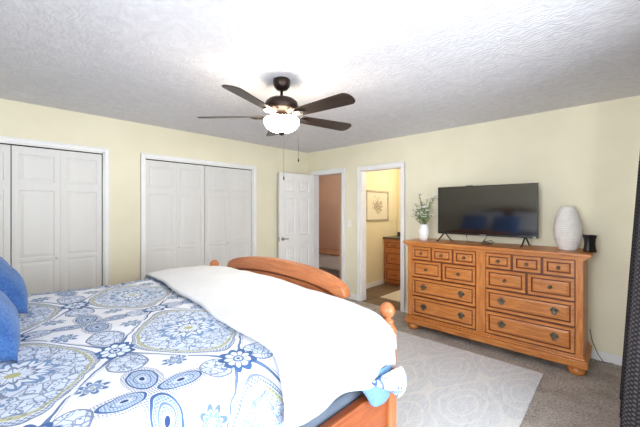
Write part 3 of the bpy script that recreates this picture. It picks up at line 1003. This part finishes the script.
ROWZ = [(0.842, 0.982), (0.638, 0.822), (0.418, 0.618), (0.185, 0.398)]
for bank in (1, -1):
    ya, yb = (hwD - 0.062, 0.052) if bank == 1 else (-0.052, -hwD + 0.062)
    Wb = ya - yb
    for ri, (z0, z1) in enumerate(ROWZ):
        n_ = (3, 2, 1, 1)[ri]
        gap = 0.022
        # uneven widths as in the photo: centre ones equal
        w_ = (Wb - gap * (n_ - 1)) / n_
        for c_ in range(n_):
            yl = ya - c_ * (w_ + gap)
            hgt = z1 - z0
            e_ = 0.024
            d_ = leaf_obj('drawer', leaf_mesh(w_, hgt, 0.03, [(e_, w_ - e_)], [(e_, hgt - e_)], False, 0.012, 0.006, True), [M['pine'], M['glaze']], dr0,
                          Matrix.Translation((-0.012, yl, z0)) @ RL)
            if ri < 2: knob(d_, w_ / 2, hgt / 2)
            else:
                bail(d_, w_ * 0.2, hgt / 2 + 0.008); bail(d_, w_ * 0.8, hgt / 2 + 0.008)
# dark reveals behind the drawer fronts
b = B()
for bank in (1, -1):
    ya, yb = (hwD - 0.056, 0.046) if bank == 1 else (-0.046, -hwD + 0.056)
    b.box(0.004, 0.013, yb, ya, 0.172, 0.99)
b.build('drawer_surround', M['glaze'], dr0)

DT = 1.048
# ------------------------------------------------------------ television
tv = thing('television', (3.76, 1.10, DT), 'flat black television standing on the dresser', 'television')
b = B(); b.box(-0.012, 0.03, -0.503, 0.503, 0.088, 0.642, 0.004); b.box(0.03, 0.07, -0.36, 0.36, 0.10, 0.42, 0.01); b.build('casing', M['black'], tv)
b = B(); b.box(-0.0135, -0.011, -0.493, 0.493, 0.106, 0.634); b.build('screen', M['screen'], tv)
for y in (0.43, -0.395):
    b = B()
    k_ = 0.045 if y > 0 else 0.018
    b.tube([(0.0, y, 0.10), (-0.07, y + k_, 0.008), (-0.10, y + k_ * 1.2, 0.006)], [0.008, 0.007, 0.006])
    b.tube([(0.02, y, 0.10), (0.09, y - k_, 0.008), (0.115, y - k_ * 1.2, 0.006)], [0.008, 0.007, 0.006])
    b.build('tv_foot', M['black'], tv)
M['badge'] = noisy('badge_grey', (150, 150, 152), (165, 165, 167), 20, 0.5)
b = B(); b.box(-0.0142, -0.012, -0.03, 0.03, 0.0935, 0.1005); b.build('badge', M['badge'], tv)
b = B(); b.box(-0.0142, -0.012, -0.486, -0.462, 0.092, 0.104); b.build('sticker', M['badge'], tv)
b = B(); b.box(-0.01, 0.02, -0.035, 0.035, 0, 0.010, 0.004); o = b.build('sensor_bar', M['nickel']); o.location = (3.76, 1.245, DT + 0.642)
tag(o, 'small silver sensor bar lying on top of the television', 'sensor')
b = B(); b.tube([(3.80, 1.28, 1.25), (3.79, 1.285, 1.12), (3.78, 1.275, 1.056), (3.83, 1.26, 1.053), (3.9, 1.24, 1.054)], 0.004, 6)
tag(b.build('power_cord', M['black']), 'thin black cord hanging below the television, left of centre', 'cord')
b = B(); b.tube([(3.80, 1.06, 1.25), (3.77, 1.07, 1.12), (3.70, 1.10, 1.056), (3.68, 1.03, 1.055), (3.74, 0.99, 1.07), (3.80, 1.03, 1.085), (3.74, 1.1, 1.07), (3.70, 1.0, 1.055)], 0.004, 6)
tag(b.build('power_cord', M['black']), 'looped black cord lying under the middle of the television', 'cord')

# ------------------------------------------------------------ decorations on the dresser
b = B()
prof = [(0.0, 0.0), (0.058, 0.0), (0.072, 0.012)]
N_ = 20
for i in range(N_):
    for q, k in ((0.0, -0.001), (0.35, 0.005), (0.65, 0.005)):
        t_ = (i + q) / N_
        h_ = 0.015 + t_ * 0.39
        r_ = 0.070 + 0.040 * math.sin(min(1, t_ / 0.40) * PI / 2) if t_ < 0.40 else 0.110 - 0.058 * ((t_ - 0.40) / 0.60) ** 1.9
        prof.append((r_ - 0.002 + k, h_))
prof += [(0.050, 0.407), (0.044, 0.407), (0.042, 0.38), (0.0, 0.37)]
b.lathe(prof, (0, 0, 0), 40)
o = b.build('ribbed_vase', M['ribbed']); o.location = (3.74, 0.362, DT)
tag(o, 'tall white egg shaped vase with horizontal ribs at the right end of the dresser', 'vase')
b = B()
b.lathe([(0.0, 0.0), (0.040, 0.0), (0.044, 0.008), (0.038, 0.03), (0.034, 0.07), (0.036, 0.11), (0.044, 0.145), (0.046, 0.15), (0.038, 0.15), (0.034, 0.13), (0, 0.12)], (0, 0, 0), 32, 'Z', True, 0.55)
o = b.build('candle_holder', M['black']); o.location = (3.70, 0.205, DT); o.rotation_euler = (0, 0, 0.5)
tag(o, 'short black waisted candle holder beside the ribbed white vase', 'candle holder')

fv = thing('flower_vase', (3.69, 1.752, DT), 'white ceramic vase holding green leaves and white flowers at the left end of the dresser', 'vase')
b = B(); b.lathe([(0.0, 0.0), (0.045, 0.0), (0.052, 0.02), (0.062, 0.07), (0.066, 0.11), (0.060, 0.15), (0.046, 0.175), (0.047, 0.19), (0.052, 0.195), (0.044, 0.195), (0.040, 0.17), (0, 0.15)], (0, 0, 0), 28)
b.build('vase_body', M['ceramic'], fv)
rnd = random.Random(11)
stems = B(); leaves = B(); petals = B()
for i in range(30):
    a = rnd.uniform(0, 2 * PI); sp_ = rnd.uniform(0.02, 0.15); h_ = rnd.uniform(0.25, 0.56)
    if rnd.random() < 0.3: h_ *= 0.85; sp_ *= 1.15
    p0 = Vector((0.02 * math.cos(a), 0.02 * math.sin(a), 0.16)); p2 = Vector((sp_ * math.cos(a) * 0.8, sp_ * math.sin(a), h_ + 0.02))
    p1 = (p0 + p2) / 2 + Vector((-0.02 * math.cos(a), -0.02 * math.sin(a), 0.03))
    path = [p0 * (1 - t) ** 2 + p1 * 2 * t * (1 - t) + p2 * t * t for t in (0, .25, .5, .75, 1)]
    stems.tube(path, 0.0018, 5)
    for k in range(9):
        t = rnd.uniform(0.3, 1.0); c_ = p0 * (1 - t) ** 2 + p1 * 2 * t * (1 - t) + p2 * t * t
        R = Matrix.Rotation(rnd.uniform(0, 6.28), 4, 'Z') @ Matrix.Rotation(rnd.uniform(-1.1, 0.4), 4, 'Y')
        ln_ = rnd.uniform(0.014, 0.026)
        leaves.sphere(c_ + (R @ Vector((ln_, 0, 0))), ln_, 1, 0.5, 0.09, 8, 6, R)
    for k in range(6):
        if i % 4:
            aa = k * PI / 3 + rnd.uniform(-0.2, 0.2)
            R = Matrix.Rotation(aa, 4, 'Z') @ Matrix.Rotation(-0.5, 4, 'Y')
            petals.sphere(p2 + (R @ Vector((0.020, 0, 0))), 0.020, 1, 0.62, 0.2, 8, 6, R)
stems.build('stem', M['stem'], fv)['kind'] = 'stuff'
leaves.build('leaves', M['leaf'], fv)['kind'] = 'stuff'
petals.build('blossoms', M['petal'], fv)['kind'] = 'stuff'

# cord beside the dresser foot
b = B(); b.tube([(3.985, 0.22, 0.28), (3.95, 0.20, 0.18), (3.93, 0.16, 0.08), (3.95, 0.12, 0.008), (3.97, 0.05, 0.006)], 0.003, 6)
tag(b.build('power_cord', M['black']), 'thin dark cord trailing to the carpet at the right end of the dresser', 'cord')

# ------------------------------------------------------------ rug
b = B(); b.box(1.54, 3.31, 0.485, 2.02, 0.0, 0.012, 0.004); tag(b.build('area_rug', M['rug']), 'pale grey patterned rug on the carpet between bed and dresser', 'rug')

# ------------------------------------------------------------ curtain
cu = thing('curtain', (2.9, -0.2, 0.0), 'charcoal woven floor length curtain at the right edge of the picture', 'curtain')
me = bpy.data.meshes.new('curtain_panel')
vs, uvs, fs = [], [], []
nu, nv = 110, 40
for j in range(nv + 1):
    t = j / nv; z = 2.25 * (1 - t) + 0.015 * t
    for i in range(nu + 1):
        s_i = i / nu
        x = -0.55 + 1.0 * s_i * (1.0 + 0.0 * t)
        ph = s_i * 2 * PI * 7
        amp = 0.035 + 0.02 * t
        yb = 0.035 + 0.10 * (1 - z / 2.25) ** 1.0 * 1.18
        y = yb + amp * math.sin(ph) + 0.01 * math.sin(ph * 0.5 + 2 * t)
        x += 0.012 * math.sin(2 * ph)
        vs.append((x, y, z)); uvs.append((s_i * 1.6, z))
for j in range(nv):
    for i in range(nu):
        a = j * (nu + 1) + i
        fs.append((a, a + 1, a + nu + 2, a + nu + 1))
me.from_pydata(vs, [], fs)
ul = me.uv_layers.new(name='UVMap')
for lp in me.loops: ul.data[lp.index].uv = uvs[lp.vertex_index]
for p_ in me.polygons: p_.use_smooth = True
me.materials.append(M['curtain'])
o = bpy.data.objects.new('curtain_panel', me); COL.objects.link(o); o.parent = cu
s = o.modifiers.new('thickness', 'SOLIDIFY'); s.thickness = 0.004
rod = thing('curtain_rod', (1.2, -0.2, 2.27), 'dark metal curtain rod above the patio door', 'curtain rod')
b = B(); b.lathe([(0.012, -1.9), (0.012, 2.3)], (0, 0.02, 0), 12, 'X'); b.build('rod', M['bronze'], rod)
for x in (-1.8, 2.25):
    b = B(); b.tube([(x, 0.02, 0), (x, -0.18, 0)], 0.008, 8); b.sphere((x, 0.02, 0), 0.02); b.build('bracket', M['bronze'], rod)

# ------------------------------------------------------------ ceiling fan
FX, FY = 1.59, 1.925
fan = thing('ceiling_fan', (FX, FY, ZC), 'bronze ceiling fan with five dark wooden blades and a lit glass bowl', 'ceiling fan')
b = B(); b.lathe([(0.066, 0), (0.068, -0.02), (0.062, -0.05), (0.045, -0.075), (0.02, -0.085), (0, -0.086)], (0, 0, 0), 28); b.build('canopy', M['bronze'], fan)
b = B(); b.lathe([(0.011, -0.08), (0.011, -0.15)], (0, 0, 0), 14); b.lathe([(0.022, -0.128), (0.026, -0.15)], (0, 0, 0), 14); b.build('down_rod', M['bronze'], fan)
b = B(); b.lathe([(0.02, -0.14), (0.06, -0.146), (0.10, -0.158), (0.124, -0.178), (0.130, -0.205), (0.126, -0.232), (0.100, -0.25), (0.07, -0.262), (0.05, -0.268), (0.0, -0.27)], (0, 0, 0), 36); b.build('motor_housing', M['bronze'], fan)
b = B(); b.lathe([(0.048, -0.262), (0.052, -0.28), (0.045, -0.30), (0.06, -0.308), (0.0, -0.312)], (0, 0, 0), 28); b.build('light_kit', M['bronze'], fan)
b = B()
b.lathe([(0.124, -0.308), (0.134, -0.313), (0.139, -0.327), (0.135, -0.348), (0.120, -0.371), (0.096, -0.391), (0.064, -0.405), (0.03, -0.412), (0.0, -0.414)], (0, 0, 0), 36)
b.build('glass_bowl', M['bowl'], fan)
b = B(); b.lathe([(0.0, -0.408), (0.028, -0.412), (0.028, -0.422), (0.014, -0.430), (0.0, -0.438)], (0, 0, 0), 18); b.build('finial', M['bronze'], fan)
for k in range(5):
    a = math.radians(-14 + 72 * k)
    R = Matrix.Rotation(a, 4, 'Z')
    ir = B(); z = -0.292
    ir.prism([(0.075, -0.022), (0.13, -0.012), (0.17, -0.045), (0.23, -0.035), (0.25, 0), (0.23, 0.035), (0.17, 0.045), (0.13, 0.012), (0.075, 0.022)], z - 0.004, z + 0.003, 'Z', False, 0.001)
    for yy in (-0.02, 0.02): ir.lathe([(0.006, z - 0.008), (0.006, z + 0.005)], (0.21, yy, 0), 8)
    ir.build('blade_iron', M['bronze'], fan, R)
    bl = B()
    o_ = []
    Lb, r0, w0, w1 = 0.665, 0.165, 0.052, 0.070
    for i in range(7):
        t = i / 6; o_.append((r0 + (Lb - 0.05 - r0) * t, -(w0 + (w1 - w0) * t)))
    for i in range(1, 12):
        t = -PI / 2 + PI * i / 12; o_.append((Lb - 0.05 + 0.05 * math.cos(t), w1 * math.copysign(abs(math.sin(t)) ** 0.8, math.sin(t))))
    for i in range(7):
        t = 1 - i / 6; o_.append((r0 + (Lb - 0.05 - r0) * t, (w0 + (w1 - w0) * t)))
    bl.prism(o_, -0.0035, 0.0035, 'Z', False, 0.0015)
    bl.build('blade', M['blade'], fan, R @ Matrix.Translation((0, 0, -0.285)) @ Matrix.Rotation(math.radians(-13), 4, 'X'))
cr_, cl_ = math.sin(YAW), -math.cos(YAW)
for off, z1, nm in ((0.0, -0.74, 0), (0.125, -0.60, 1)):
    cx, cy = cr_ * off + 0.03 * 0, cl_ * off
    b = B()
    if nm == 0:
        cx, cy = 0.035 * math.cos(YAW) + 0.145 * 0, 0.035 * math.sin(YAW)
        b.tube([(cx * 4.2, cy * 4.2, -0.31), (cx * 4.2, cy * 4.2, z1)], 0.0010, 5); e = (cx * 4.2, cy * 4.2)
    else:
        cx, cy = cr_ * 0.125 + 0.09 * math.cos(YAW), cl_ * 0.125 + 0.09 * math.sin(YAW)
        b.tube([(cx, cy, -0.31), (cx, cy, z1)], 0.0010, 5); e = (cx, cy)
    b.lathe([(0.0, z1 + 0.002), (0.004, z1), (0.006, z1 - 0.02), (0.004, z1 - 0.03), (0, z1 - 0.031)], (e[0], e[1], 0), 10)
    b.build('pull_chain', M['bronze'], fan)
for k in range(3):
    a = math.radians(22 + 120 * k)
    point_light('fan_bulb', (FX + 0.09 * math.cos(a), FY + 0.09 * math.sin(a), ZC - 0.315), 2.2, (1.0, 0.70, 0.42), 0.02)
